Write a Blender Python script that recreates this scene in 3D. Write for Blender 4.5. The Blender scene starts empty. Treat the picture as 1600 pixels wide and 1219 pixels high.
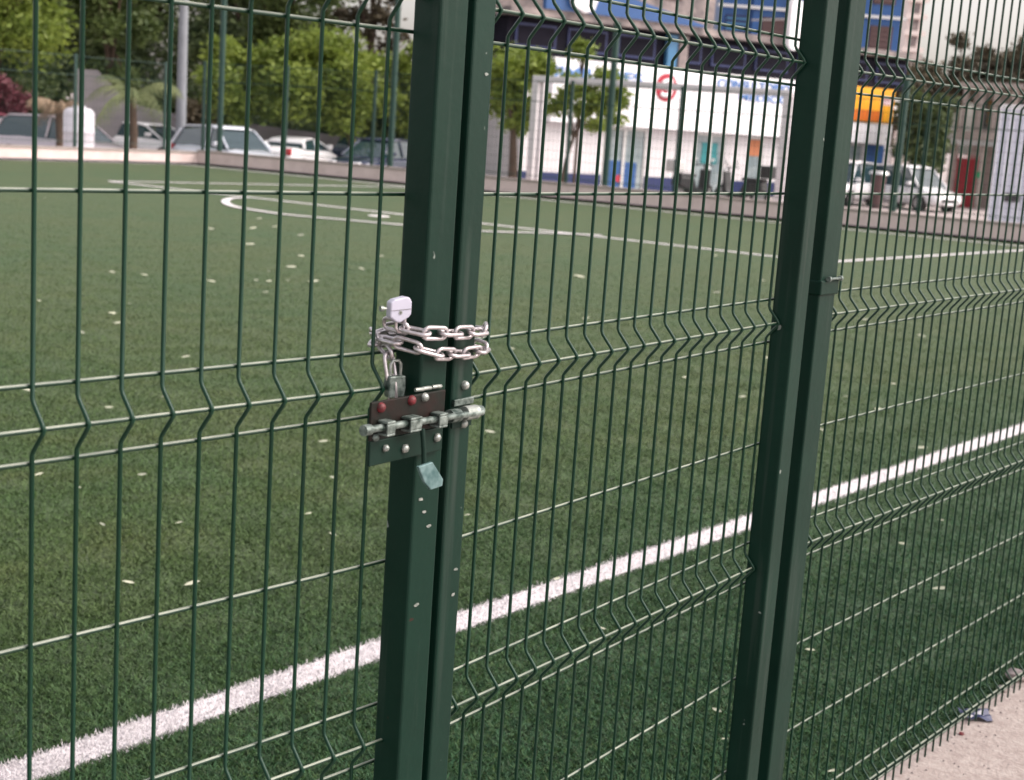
import bpy, bmesh, math, random
import numpy as np
from mathutils import Vector, Matrix
random.seed(7); rng = np.random.default_rng(11)
S = bpy.context.scene
COL = S.collection
PI = math.pi
CAMZ = 1.6
F, ROLL, PITCH = 2289.2, 0.0686, 0.1819
# ------------------------------------------------------------------ camera, sky, sun, exposure
cd = bpy.data.cameras.new('camera'); cam = bpy.data.objects.new('camera', cd); COL.objects.link(cam)
cd.sensor_width = 36.0; cd.lens = 36.0 * F / 1600.0; cd.clip_start = 0.05; cd.clip_end = 2000
cam.matrix_world = Matrix.Translation((0, 0, CAMZ)) @ Matrix.Rotation(PI/2 - PITCH, 4, 'X') @ Matrix.Rotation(ROLL, 4, 'Z')
cd.dof.use_dof = True; cd.dof.focus_distance = 2.25; cd.dof.aperture_fstop = 9.0
S.camera = cam
W = bpy.data.worlds.new('World'); S.world = W; W.use_nodes = True
wn = W.node_tree; wn.nodes.clear()
sky = wn.nodes.new('ShaderNodeTexSky'); sky.sky_type = 'NISHITA'; sky.sun_disc = False
sky.sun_elevation = math.radians(45); sky.sun_rotation = math.radians(95); sky.altitude = 0
sky.air_density = 1.0; sky.dust_density = 4.0; sky.ozone_density = 1.0
hs = wn.nodes.new('ShaderNodeHueSaturation'); hs.inputs['Saturation'].default_value = 0.30
mxw = wn.nodes.new('ShaderNodeMixRGB'); mxw.blend_type = 'MULTIPLY'; mxw.inputs[0].default_value = 1.0; mxw.inputs[2].default_value = (1.06, 0.98, 0.94, 1)
bg = wn.nodes.new('ShaderNodeBackground'); bg.inputs[1].default_value = 0.15
wo = wn.nodes.new('ShaderNodeOutputWorld')
wn.links.new(sky.outputs[0], hs.inputs['Color']); wn.links.new(hs.outputs[0], mxw.inputs[1]); wn.links.new(mxw.outputs[0], bg.inputs[0]); wn.links.new(bg.outputs[0], wo.inputs[0])
sd = bpy.data.lights.new('sun', 'SUN'); sd.energy = 0.5; sd.angle = math.radians(30); sd.color = (1.0, 0.95, 0.90)
sun = bpy.data.objects.new('sun', sd); COL.objects.link(sun)
# sun direction matches the sky: rotation measured clockwise from +Y
el, az = math.radians(45), math.radians(95)
sv = Vector((math.sin(az)*math.cos(el), math.cos(az)*math.cos(el), math.sin(el)))
sun.rotation_euler = sv.to_track_quat('Z', 'Y').to_euler()
S.view_settings.view_transform = 'Standard'; S.view_settings.look = 'None'; S.view_settings.gamma = 1.0
S.view_settings.use_curve_mapping = False
S.view_settings.exposure = 1.1
S.render.engine = 'CYCLES'

# ------------------------------------------------------------------ helpers
def ray(x, y):
    u, v = x - 800.0, y - 609.5
    c, s = math.cos(ROLL), math.sin(ROLL)
    a = (u*c + v*s)/F; b = (-u*s + v*c)/F
    return Vector((a, math.cos(PITCH) - b*math.sin(PITCH), -math.sin(PITCH) - b*math.cos(PITCH)))
def at(x, y, Y):                       # world point seen at photo pixel (x,y), at distance Y
    r = ray(x, y); r = r*(Y/r.y); r.z += CAMZ; return r
def gnd(x, y, z=0.0):
    r = ray(x, y); r = r*((z - CAMZ)/r.z); r.z += CAMZ; return r
def props(o, label=None, cat=None, group=None, kind=None):
    if label: o['label'] = label
    if cat: o['category'] = cat
    if group: o['group'] = group
    if kind: o['kind'] = kind
    return o
def empty(name, loc=(0, 0, 0), rz=0.0, label=None, cat=None, group=None):
    o = bpy.data.objects.new(name, None); o.empty_display_size = .2; COL.objects.link(o)
    o.location = loc; o.rotation_euler = (0, 0, rz); return props(o, label, cat, group)
def link(name, me, mat=None, parent=None, **k):
    if mat is not None and not me.materials: me.materials.append(mat)
    o = bpy.data.objects.new(name, me); COL.objects.link(o)
    if parent is not None: o.parent = parent
    return props(o, **k)
class MB:
    def __init__(s): s.v = []; s.f = []; s.mi = []; s.sm = []
    def add(s, vs, fs, mi=0, sm=False):
        n = len(s.v); s.v += [tuple(p) for p in vs]; s.f += [tuple(i+n for i in f) for f in fs]; s.mi += [mi]*len(fs); s.sm += [sm]*len(fs); return s
    def box(s, x0, x1, y0, y1, z0, z1, mi=0, M=None):
        vs = [Vector(p) for p in ((x0,y0,z0),(x1,y0,z0),(x1,y1,z0),(x0,y1,z0),(x0,y0,z1),(x1,y0,z1),(x1,y1,z1),(x0,y1,z1))]
        if M is not None: vs = [M @ p for p in vs]
        return s.add(vs, [(0,3,2,1),(4,5,6,7),(0,1,5,4),(1,2,6,5),(2,3,7,6),(3,0,4,7)], mi)
    def prism(s, pts, y0, y1, mi=0, M=None):      # pts in (x,z), extruded along y
        n = len(pts); vs = [Vector((p[0], y0, p[1])) for p in pts] + [Vector((p[0], y1, p[1])) for p in pts]
        if M is not None: vs = [M @ p for p in vs]
        return s.add(vs, [tuple(range(n)), tuple(range(2*n-1, n-1, -1))] + [(i, i+n, (i+1) % n + n, (i+1) % n) for i in range(n)], mi)
    def plan(s, pts, z0, z1, mi=0):               # polygon in (x,y) given thickness
        n = len(pts); vs = [(p[0], p[1], z0) for p in pts] + [(p[0], p[1], z1) for p in pts]
        return s.add(vs, [tuple(range(n-1, -1, -1)), tuple(range(n, 2*n))] + [(i, (i+1) % n, (i+1) % n + n, i+n) for i in range(n)], mi)
    def tube(s, pts, r, n=8, mi=0, closed=False, cap=True, sm=True):
        pts = [Vector(p) for p in pts]; m = len(pts); rr = r if isinstance(r, (list, tuple)) else [r]*m
        vs = []; up = None
        for i, p in enumerate(pts):
            a = pts[(i-1) % m] if (closed or i > 0) else p; b = pts[(i+1) % m] if (closed or i < m-1) else p
            t = (b - a).normalized()
            if up is None:
                up = Vector((0, 0, 1)) if abs(t.z) < .9 else Vector((1, 0, 0))
            u = (up - t*up.dot(t)).normalized(); up = u; w = t.cross(u)
            for k in range(n):
                an = 2*PI*(k+.5)/n; vs.append(p + (u*math.cos(an) + w*math.sin(an))*rr[i])
        fs = []
        for i in range(m if closed else m-1):
            for k in range(n):
                a = i*n + k; b = i*n + (k+1) % n; c = ((i+1) % m)*n + (k+1) % n; d = ((i+1) % m)*n + k
                fs.append((a, b, c, d))
        s.add(vs, fs, mi, sm)
        if cap and not closed:
            s.add(vs[:n], [tuple(range(n-1, -1, -1))], mi); s.add(vs[-n:], [tuple(range(n))], mi)
        return s
    def cyl(s, a, b, r, n=16, mi=0, r2=None): return s.tube([a, b], [r, r if r2 is None else r2], n, mi)
    def mesh(s, name, mats=None, bevel=0, seg=2):
        me = bpy.data.meshes.new(name); me.from_pydata(s.v, [], s.f)
        me.polygons.foreach_set('material_index', s.mi); me.polygons.foreach_set('use_smooth', s.sm)
        if mats:
            for m in (mats if isinstance(mats, (list, tuple)) else [mats]): me.materials.append(m)
        bm = bmesh.new(); bm.from_mesh(me)
        if bevel:
            ed = [e for e in bm.edges if len(e.link_faces) == 2 and e.calc_face_angle(0) > .6]
            bmesh.ops.bevel(bm, geom=ed, offset=bevel, segments=seg, affect='EDGES', profile=.5, clamp_overlap=True)
        bmesh.ops.recalc_face_normals(bm, faces=bm.faces); bm.to_mesh(me); bm.free()
        me.update(); return me
    def obj(s, name, mats=None, parent=None, bevel=0, seg=2, **k):
        return link(name, s.mesh(name, mats, bevel, seg), None, parent, **k)

def text_mesh(txt, size, depth, bold=0.0):
    c = bpy.data.curves.new('lettering', 'FONT'); c.body = txt; c.size = size; c.extrude = depth; c.offset = bold; c.align_x = 'LEFT'
    o = bpy.data.objects.new('tmp', c); COL.objects.link(o)
    dg = bpy.context.evaluated_depsgraph_get(); me = bpy.data.meshes.new_from_object(o.evaluated_get(dg))
    bpy.data.objects.remove(o); bpy.data.curves.remove(c); return me

# ------------------------------------------------------------------ materials
def mat(name, col, rough=.6, metal=0.0, noise=None, spec=.5, bump=None, coat=0):
    """noise=(scale, colour2, amount[, detail]) varies the colour; bump=(scale, strength)"""
    m = bpy.data.materials.new(name); m.use_nodes = True; nt = m.node_tree; b = nt.nodes['Principled BSDF']
    b.inputs['Base Color'].default_value = (*col, 1); b.inputs['Roughness'].default_value = rough; b.inputs['Metallic'].default_value = metal
    b.inputs['Specular IOR Level'].default_value = spec
    if coat: b.inputs['Coat Weight'].default_value = coat
    tc = nt.nodes.new('ShaderNodeTexCoord')
    if noise:
        n = nt.nodes.new('ShaderNodeTexNoise'); n.inputs['Scale'].default_value = noise[0]; n.inputs['Detail'].default_value = noise[3] if len(noise) > 3 else 5
        n.inputs['Roughness'].default_value = .65
        r = nt.nodes.new('ShaderNodeMapRange'); r.inputs[1].default_value = .35; r.inputs[2].default_value = .68; r.inputs[4].default_value = noise[2]
        x = nt.nodes.new('ShaderNodeMixRGB'); x.inputs[1].default_value = (*col, 1); x.inputs[2].default_value = (*noise[1], 1)
        nt.links.new(tc.outputs['Object'], n.inputs[0]); nt.links.new(n.outputs[0], r.inputs[0]); nt.links.new(r.outputs[0], x.inputs[0]); nt.links.new(x.outputs[0], b.inputs['Base Color'])
    if bump:
        n = nt.nodes.new('ShaderNodeTexNoise'); n.inputs['Scale'].default_value = bump[0]; n.inputs['Detail'].default_value = 6
        bu = nt.nodes.new('ShaderNodeBump'); bu.inputs['Strength'].default_value = bump[1]; bu.inputs['Distance'].default_value = .02 if len(bump) < 3 else bump[2]
        nt.links.new(tc.outputs['Object'], n.inputs[0]); nt.links.new(n.outputs[0], bu.inputs['Height']); nt.links.new(bu.outputs[0], b.inputs['Normal'])
    return m
def leaf_mat(name, c1, c2, rough=.55, trans=.25):
    m = bpy.data.materials.new(name); m.use_nodes = True; nt = m.node_tree; b = nt.nodes['Principled BSDF']
    g = nt.nodes.new('ShaderNodeNewGeometry'); x = nt.nodes.new('ShaderNodeMixRGB'); x.inputs[1].default_value = (*c1, 1); x.inputs[2].default_value = (*c2, 1)
    tc = nt.nodes.new('ShaderNodeTexCoord'); n = nt.nodes.new('ShaderNodeTexNoise'); n.inputs['Scale'].default_value = .9; n.inputs['Detail'].default_value = 3
    mx = nt.nodes.new('ShaderNodeMath'); mx.operation = 'MULTIPLY_ADD'; mx.inputs[1].default_value = .5
    r = nt.nodes.new('ShaderNodeMapRange'); r.inputs[1].default_value = .35; r.inputs[2].default_value = .65; r.inputs[4].default_value = .55
    nt.links.new(tc.outputs['Object'], n.inputs[0]); nt.links.new(n.outputs[0], r.inputs[0])
    nt.links.new(g.outputs['Random Per Island'], mx.inputs[0]); nt.links.new(r.outputs[0], mx.inputs[2]); nt.links.new(mx.outputs[0], x.inputs[0])
    nt.links.new(x.outputs[0], b.inputs['Base Color']); b.inputs['Roughness'].default_value = rough
    t = nt.nodes.new('ShaderNodeBsdfTranslucent'); nt.links.new(x.outputs[0], t.inputs[0])
    a = nt.nodes.new('ShaderNodeMixShader'); a.inputs[0].default_value = trans
    nt.links.new(b.outputs[0], a.inputs[1]); nt.links.new(t.outputs[0], a.inputs[2]); nt.links.new(a.outputs[0], nt.nodes['Material Output'].inputs[0])
    return m
def post_paint(name, col, rust):
    """dark green paint with small chips and rubbed spots"""
    m = mat(name, col, .50, 0, (5, tuple(c*1.5+.001 for c in col), .6), .22, (60, .25, .002)); nt = m.node_tree; b = nt.nodes['Principled BSDF']
    src = b.inputs['Base Color'].links[0].from_socket
    tc = nt.nodes.new('ShaderNodeTexCoord')
    for sc, th, c in ((34, .752, (.20, .23, .21)), (48, .775, rust)):
        n = nt.nodes.new('ShaderNodeTexNoise'); n.inputs['Scale'].default_value = sc; n.inputs['Detail'].default_value = 2
        r = nt.nodes.new('ShaderNodeMapRange'); r.inputs[1].default_value = th; r.inputs[2].default_value = th+.02
        x = nt.nodes.new('ShaderNodeMixRGB'); x.inputs[2].default_value = (*c, 1)
        nt.links.new(tc.outputs['Object'], n.inputs[0]); nt.links.new(n.outputs[0], r.inputs[0]); nt.links.new(r.outputs[0], x.inputs[0]); nt.links.new(src, x.inputs[1]); src = x.outputs[0]
    mp_ = nt.nodes.new('ShaderNodeMapping'); mp_.inputs['Scale'].default_value = (55, 55, 2.2); nt.links.new(tc.outputs['Object'], mp_.inputs[0])
    n = nt.nodes.new('ShaderNodeTexNoise'); n.inputs['Scale'].default_value = 1; n.inputs['Detail'].default_value = 4; nt.links.new(mp_.outputs[0], n.inputs[0])
    r = nt.nodes.new('ShaderNodeMapRange'); r.inputs[1].default_value = .56; r.inputs[2].default_value = .75; r.inputs[4].default_value = .30; nt.links.new(n.outputs[0], r.inputs[0])
    x = nt.nodes.new('ShaderNodeMixRGB'); x.inputs[2].default_value = (.06, .075, .065, 1); nt.links.new(r.outputs[0], x.inputs[0]); nt.links.new(src, x.inputs[1]); src = x.outputs[0]
    nt.links.new(src, b.inputs['Base Color']); return m
M = {}
M['wire'] = mat('green_wire_coating', (.0015, .0290, .0145), .34, 0, (30, (.0025, .038, .019), .5), .35)
def painted_highlight(name):  # pale sky highlight painted into the colour of upward-facing wire surfaces
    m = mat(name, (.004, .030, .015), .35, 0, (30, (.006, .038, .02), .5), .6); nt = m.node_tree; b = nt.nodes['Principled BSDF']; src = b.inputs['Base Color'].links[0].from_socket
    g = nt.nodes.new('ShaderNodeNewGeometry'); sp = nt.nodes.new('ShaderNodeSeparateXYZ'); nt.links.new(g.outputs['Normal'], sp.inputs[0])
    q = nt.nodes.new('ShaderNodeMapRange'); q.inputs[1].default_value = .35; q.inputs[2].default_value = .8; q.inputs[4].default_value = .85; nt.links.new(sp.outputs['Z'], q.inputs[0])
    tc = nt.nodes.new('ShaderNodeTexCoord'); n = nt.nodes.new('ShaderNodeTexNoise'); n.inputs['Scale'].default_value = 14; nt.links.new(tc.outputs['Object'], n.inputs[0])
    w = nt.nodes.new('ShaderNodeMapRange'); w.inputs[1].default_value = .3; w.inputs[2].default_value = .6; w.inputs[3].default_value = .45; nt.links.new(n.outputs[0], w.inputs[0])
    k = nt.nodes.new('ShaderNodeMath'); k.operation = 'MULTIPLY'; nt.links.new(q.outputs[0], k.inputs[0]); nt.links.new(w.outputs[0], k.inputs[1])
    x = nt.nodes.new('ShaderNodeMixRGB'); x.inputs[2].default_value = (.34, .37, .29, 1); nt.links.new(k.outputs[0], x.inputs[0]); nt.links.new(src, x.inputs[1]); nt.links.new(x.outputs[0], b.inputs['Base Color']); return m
M['wireh'] = painted_highlight('green_wire_painted_sky_highlight')
M['post'] = post_paint('green_post_paint', (.0012, .0185, .0110), (.035, .016, .012))
M['far_green'] = mat('far_green_paint', (.008, .045, .034), .5)
M['zinc'] = mat('galvanised_chain', (.66, .62, .64), .30, .78, (110, (.30, .27, .26), .6), .5)
M['worn'] = mat('worn_bolt_steel', (.016, .036, .028), .36, .35, (75, (.34, .40, .37), .9, 6), .6, (80, .4, .002))
M['plate'] = mat('dark_latch_plate', (.008, .014, .011), .5, 0, (30, (.024, .011, .010), .8), .15, (60, .3, .002))
M['plate_g'] = mat('green_latch_plate', (.004, .018, .012), .5, 0, (30, (.008, .028, .02), .6), .18)
M['red'] = mat('red_marker_paint', (.17, .010, .016), .55, 0, (160, (.03, .008, .008), .95))
M['lav'] = mat('pale_padlock_shell', (.50, .50, .60), .35, .1, (20, (.40, .40, .48), .5))
M['teal'] = mat('pale_teal_tab', (.15, .24, .24), .4, .1, (55, (.03, .09, .09), .9, 2))
M['silver'] = mat('silver_bolt_head', (.45, .47, .44), .35, .5, (90, (.10, .14, .12), .8))
M['line'] = mat('white_line_fibre', (.80, .76, .78), .8, 0, (60, (.56, .54, .54), .4), .2, (300, .6, .01))
M['path'] = mat('pinkish_concrete', (.40, .35, .325), .85, 0, (34, (.27, .22, .205), .9, 9), .2, (90, .8, .006))
M['wall'] = mat('pinkish_plaster', (.74, .61, .585), .85, 0, (3.5, (.56, .45, .43), .7, 8), .2, (20, .5, .02))
M['street'] = mat('pale_street_concrete', (.44, .385, .375), .9, 0, (.8, (.32, .28, .27), .7, 8), .2, (10, .4, .03))
M['white'] = mat('white_render', (.70, .68, .70), .6, 0, (1.2, (.60, .58, .60), .5, 8))
M['fascia'] = mat('white_sign_face', (.90, .90, .93), .35, 0, (1.5, (.82, .82, .86), .4))
M['navy'] = mat('navy_paint', (.012, .022, .10), .5, 0, (2, (.02, .035, .13), .6))
M['blue'] = mat('blue_panel', (.015, .075, .24), .35, 0, (.8, (.03, .11, .30), .7))
M['bluel'] = mat('lighter_blue_panel', (.05, .19, .36), .4, 0, (1.5, (.03, .11, .22), .6))
M['letter'] = mat('sign_letter_blue', (.10, .24, .55), .5)
M['signred'] = mat('sign_red', (.42, .02, .045), .45)
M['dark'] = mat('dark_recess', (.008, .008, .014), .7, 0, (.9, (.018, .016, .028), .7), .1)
M['ledge'] = mat('grey_brown_concrete', (.13, .115, .12), .85, 0, (1.6, (.42, .35, .33), .9, 8))
M['brown'] = mat('brown_slats', (.10, .055, .055), .6)
M['beige'] = mat('beige_render', (.48, .41, .37), .8, 0, (1.0, (.34, .29, .27), .7, 8))
M['slab'] = mat('pale_tower_render', (.80, .70, .66), .8, 0, (.3, (.7, .6, .57), .5))  # pale warm render of the high-rise, its own colour
M['glass'] = mat('window_glass', (.035, .05, .055), .08, 0, None, .8)
M['shopglass'] = mat('shop_glass', (.18, .24, .26), .12, 0, (1.2, (.40, .45, .46), .8), .8)
M['teals'] = mat('teal_poster', (.02, .22, .24), .5); M['orange'] = mat('orange_poster', (.55, .20, .09), .6)
M['alu'] = mat('pale_aluminium', (.62, .62, .62), .4, .4)
M['yellow'] = mat('yellow_sign', (.85, .42, .02), .45, 0, (1.2, (.85, .34, .02), .6)); M['oband'] = mat('orange_sign_band', (.62, .15, .02), .45)
M['gate'] = mat('red_gate_paint', (.42, .04, .055), .5, 0, (3, (.30, .03, .04), .7))
M['sigreen'] = mat('green_notice', (.03, .38, .16), .5)
M['box'] = mat('pale_blue_white_sheet', (.74, .76, .84), .5, 0, (.7, (.64, .66, .75), .6))
M['gwall'] = mat('grey_boundary_wall', (.20, .185, .20), .85, 0, (.9, (.14, .13, .135), .8, 8))
M['pole'] = mat('pole_concrete', (.22, .235, .26), .7, 0, (3, (.16, .17, .19), .6))
M['bark'] = mat('bark', (.12, .085, .065), .9, 0, (5, (.07, .05, .04), .8), .2, (12, .8, .05))
M['goal'] = mat('white_goal_paint', (.62, .59, .61), .45)
M['tank'] = mat('white_tank_plastic', (.66, .65, .70), .35, 0, (2, (.56, .55, .61), .5))
M['carsil'] = mat('silver_blue_car_paint', (.68, .72, .80), .25, .15, None, .5, None, .6)
M['carwht'] = mat('white_car_paint', (.80, .80, .82), .25, 0, None, .5, None, .6)
M['carred'] = mat('maroon_car_paint', (.16, .03, .05), .3, .2, None, .5, None, .5)
M['cargrey'] = mat('mauve_grey_car_paint', (.46, .42, .46), .3, .2, None, .5, None, .5)
M['cardark'] = mat('dark_blue_car_paint', (.02, .03, .07), .25, .2, None, .5, None, .6)
M['cargl'] = mat('car_glass', (.02, .045, .055), .05, 0, None, .9)
M['tyre'] = mat('tyre_rubber', (.02, .02, .02), .8); M['rim'] = mat('wheel_rim', (.45, .45, .46), .35, .8)
M['lampw'] = mat('headlamp_lens', (.75, .76, .78), .15, 0, None, .8); M['lampr'] = mat('tail_lamp_lens', (.45, .02, .03), .25)
M['black'] = mat('black_plastic', (.02, .02, .022), .45)
M['leafpale'] = mat('pale_dry_leaf', (.46, .47, .36), .8)
L_yel = leaf_mat('yellow_green_leaves', (.10, .165, .022), (.28, .35, .065), .55, .4)
L_mid = leaf_mat('mid_green_leaves', (.06, .105, .03), (.17, .22, .07), .55, .4)
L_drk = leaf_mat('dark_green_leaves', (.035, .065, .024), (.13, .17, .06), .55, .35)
L_brn = leaf_mat('brown_green_leaves', (.07, .06, .035), (.16, .13, .08))
L_red = leaf_mat('maroon_leaves', (.09, .02, .035), (.20, .06, .075))
L_dry = leaf_mat('dry_palm_leaves', (.20, .14, .09), (.40, .30, .20))
L_plm = leaf_mat('palm_leaves', (.10, .14, .05), (.24, .27, .12))

def turf_material(name, blades):
    m = bpy.data.materials.new(name); m.use_nodes = True; nt = m.node_tree; b = nt.nodes['Principled BSDF']; N = nt.nodes.new; Lk = nt.links.new
    b.inputs['Roughness'].default_value = .62; b.inputs['Specular IOR Level'].default_value = .35
    tc = N('ShaderNodeTexCoord')
    def noise(sc, det=5):
        n = N('ShaderNodeTexNoise'); n.inputs['Scale'].default_value = sc; n.inputs['Detail'].default_value = det; Lk(tc.outputs['Object'], n.inputs[0]); return n
    def ramp(src, lo, hi):
        r = N('ShaderNodeMapRange'); r.inputs[1].default_value = lo; r.inputs[2].default_value = hi; Lk(src, r.inputs[0]); return r.outputs[0]
    def mix(f, a, c):
        x = N('ShaderNodeMixRGB'); Lk(f, x.inputs[0])
        for i, q in ((1, a), (2, c)):
            if isinstance(q, tuple): x.inputs[i].default_value = (*q, 1)
            else: Lk(q, x.inputs[i])
        return x.outputs[0]
    k = 1.30 if not blades else 1.50
    c = mix(ramp(noise(.45).outputs[0], .35, .65), tuple(v*k for v in (.073, .107, .034)), tuple(v*k for v in (.047, .099, .031)))
    c = mix(ramp(noise(2.6).outputs[0], .45, .8), c, tuple(v*k for v in (.094, .117, .040)))
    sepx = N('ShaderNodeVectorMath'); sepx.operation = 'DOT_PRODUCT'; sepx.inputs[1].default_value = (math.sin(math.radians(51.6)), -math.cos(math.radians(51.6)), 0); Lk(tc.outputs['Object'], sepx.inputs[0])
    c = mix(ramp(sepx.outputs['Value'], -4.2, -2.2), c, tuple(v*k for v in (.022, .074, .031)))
    if blades:
        g = N('ShaderNodeNewGeometry'); c = mix(g.outputs['Random Per Island'], mix(ramp(noise(38, 3).outputs[0], .42, .6), (.007, .020, .004), (.046, .090, .018)), c)
    else:
        c = mix(ramp(noise(70, 3).outputs[0], .35, .7), tuple(v*k*.62 for v in (.062, .090, .040)), c)
        bu = N('ShaderNodeBump'); bu.inputs['Strength'].default_value = .9; bu.inputs['Distance'].default_value = .03
        Lk(noise(55, 8).outputs[0], bu.inputs['Height']); Lk(bu.outputs[0], b.inputs['Normal'])
    Lk(c, b.inputs['Base Color'])
    return m
M['turf'] = turf_material('artificial_turf', False); M['blade'] = turf_material('turf_fibre', True)

# ------------------------------------------------------------------ field frame: a along the near fence, b across it towards the camera
UA = Vector((math.cos(math.radians(51.6)), math.sin(math.radians(51.6)), 0)); UB = Vector((UA.y, -UA.x, 0))
def fld(a, b, z=0.0): p = UA*a + UB*b; return Vector((p.x, p.y, z))
# corner of the pitch enclosure and its two far walls
WC = Vector((-8.1, 36.3, 0)); WL = WC - Vector((math.cos(math.radians(51.5)), math.sin(math.radians(51.5)), 0))*34
ed = Vector((1.0, -.535, 0)).normalized(); WR = WC + ed*27.5
street = MB().add([(-500, -200, -.7), (500, -200, -.7), (500, 900, -.7), (-500, 900, -.7)], [(0, 1, 2, 3)]).obj('street', M['street'], kind='structure')
FA = fld(-9, 3.9); FB = fld(26.7, 3.9)
tw = [FA, FB, WR, WC, WL]
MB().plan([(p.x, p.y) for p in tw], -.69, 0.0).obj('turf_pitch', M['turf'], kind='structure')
MB().plan([(p.x, p.y) for p in (fld(-9, -1.25), fld(-9, 4), fld(26.8, 4), fld(26.8, -1.56), fld(4.4, -1.42), fld(1.5, -1.365))], -.69, .012).obj('path', M['path'], kind='structure')
# concrete strip of pavement on the street side of the right wall
pv = [WR + Vector((.9, 1.7, 0)), WC + Vector((.9, 1.7, 0)), WC + Vector((1.6, 3.2, 0)), WR + Vector((1.6, 3.2, 0))]
MB().plan([(p.x, p.y) for p in pv], -.7, -.56).obj('pavement', M['path'], kind='structure')

def strip(name, pts, w, z=.004, jag=0.0, seg=.0):
    """painted line: polyline of given width as a sheet"""
    P = [Vector(p) for p in pts]
    if seg:
        Q = []
        for a, b in zip(P[:-1], P[1:]):
            n = max(1, int((b-a).length/seg)); Q += [a.lerp(b, i/n) for i in range(n)]
        P = Q + [P[-1]]
    vs = []; fs = []
    for i, p in enumerate(P):
        t = (P[min(i+1, len(P)-1)] - P[max(i-1, 0)]).normalized(); n = Vector((-t.y, t.x, 0))
        j1, j2 = (random.uniform(-jag, jag), random.uniform(-jag, jag)) if jag else (0, 0)
        a = p + n*(w/2 + j1); b = p - n*(w/2 + j2)
        vs += [(a.x, a.y, z), (b.x, b.y, z)]
    for i in range(len(P)-1): fs.append((2*i, 2*i+1, 2*i+3, 2*i+2))
    return MB().add(vs, fs).obj(name, M['line'], kind='structure')
TB = -2.853; TS = -.0103; TW = .127      # near touchline: b = TB + TS * a
strip('touchline', [fld(-8, TB-8*TS), fld(25, TB+25*TS)], TW-.02, .004, .004, .03)
C2 = Vector((4.1, 19.75, 0)); C1 = Vector((-7.6, 26.9, 0)); E1 = Vector((-2.45, 32.3, 0)); E2 = Vector((9.2, 25.9, 0))
strip('penalty_area_line', [C1, C2], .13, .006); strip('penalty_area_line', [C1, E1], .13, .008); strip('penalty_area_line', [C2, E2], .12, .010)
strip('goal_line', [Vector((-8.4, 35.7, 0)), Vector((-2.81, 32.5, 0)), Vector((14.0, 23.3, 0))], .14, .012)
strip('far_touchline', [Vector((-8.4, 35.7, 0)), Vector((-8.4, 35.7, 0)) - UA*20], .12, .014)
arc = [(940,369),(850,365.5),(760,363),(690,358),(630,353),(540,345),(450,337),(400,330),(366,324),(352,317),(360,311.5),(385,310)]
AP = [gnd(x, y) for x, y in arc]
def catmull(P, n=6):
    P = [Vector(p) for p in P]; out = []
    for i in range(len(P)-1):
        a, b, c, d = P[max(i-1, 0)], P[i], P[i+1], P[min(i+2, len(P)-1)]
        for k in range(n):
            t = k/n; out.append(.5*((2*b) + (c-a)*t + (2*a-5*b+4*c-d)*t*t + (3*b-a-3*c+d)*t**3))
    out.append(P[-1]); return out
strip('penalty_arc_line', catmull(AP, 4), .13, .016)
sp = gnd(592, 338); MB().tube([sp + Vector((0, 0, .001)), sp + Vector((0, 0, .007))], .17, 20).obj('penalty_spot', M['line'], kind='structure')

# ------------------------------------------------------------------ turf fibres, near part of the pitch (uncountable)
def fibres(name, n, m, region, hmin, hmax, wd, yfun):
    """n single-triangle blades; region() -> xy array"""
    xy = region(n); n = len(xy)
    h = rng.uniform(hmin, hmax, n); an = rng.uniform(0, 2*PI, n); ln = rng.uniform(.006, .026, n)*(1 if m is M['blade'] else .5); la = rng.uniform(0, 2*PI, n)
    w = wd*rng.uniform(.7, 1.3, n)
    base = np.stack([xy[:, 0], xy[:, 1], np.zeros(n)], 1)
    dx = np.stack([np.cos(an)*w/2, np.sin(an)*w/2, np.zeros(n)], 1)
    tip = base + np.stack([np.cos(la)*ln, np.sin(la)*ln, h], 1)
    v = np.stack([base-dx, base+dx, tip], 1).reshape(-1, 3)
    me = bpy.data.meshes.new(name); me.vertices.add(3*n); me.vertices.foreach_set('co', v.ravel())
    me.loops.add(3*n); me.loops.foreach_set('vertex_index', np.arange(3*n, dtype=np.int32))
    me.polygons.add(n); me.polygons.foreach_set('loop_start', np.arange(0, 3*n, 3, dtype=np.int32)); me.polygons.foreach_set('loop_total', np.full(n, 3, dtype=np.int32))
    me.update(); me.validate(); return link(name, me, m, None, kind='stuff')
def to_ab(x, y): return x*UA.x + y*UA.y, x*UB.x + y*UB.y
def wedge(y0, y1, inline):
    def f(n):
        u = rng.random(n); y = y0*(y1/y0)**u                       # denser towards the camera
        x = y*rng.uniform(-.385, .40, n)
        a, b = to_ab(x, y); clump = (np.sin(x*9+3*np.sin(y*5))+np.sin(y*11+2*np.sin(x*7)))*.25
        on = np.abs(b-TB-TS*a) < TW/2+rng.normal(0, .006, n)
        k = (b < -1.425) & (on if inline else ~on) & (rng.random(n) < (.80+clump*.7)*(np.clip((24-y)/16, 0, 1) if not inline else 1))
        return np.stack([x[k], y[k]], 1)
    return f
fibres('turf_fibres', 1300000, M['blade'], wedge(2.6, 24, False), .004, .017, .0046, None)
fibres('turf_fibres', 900000, M['line'], wedge(2.8, 15, True), .006, .016, .006, None)

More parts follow.
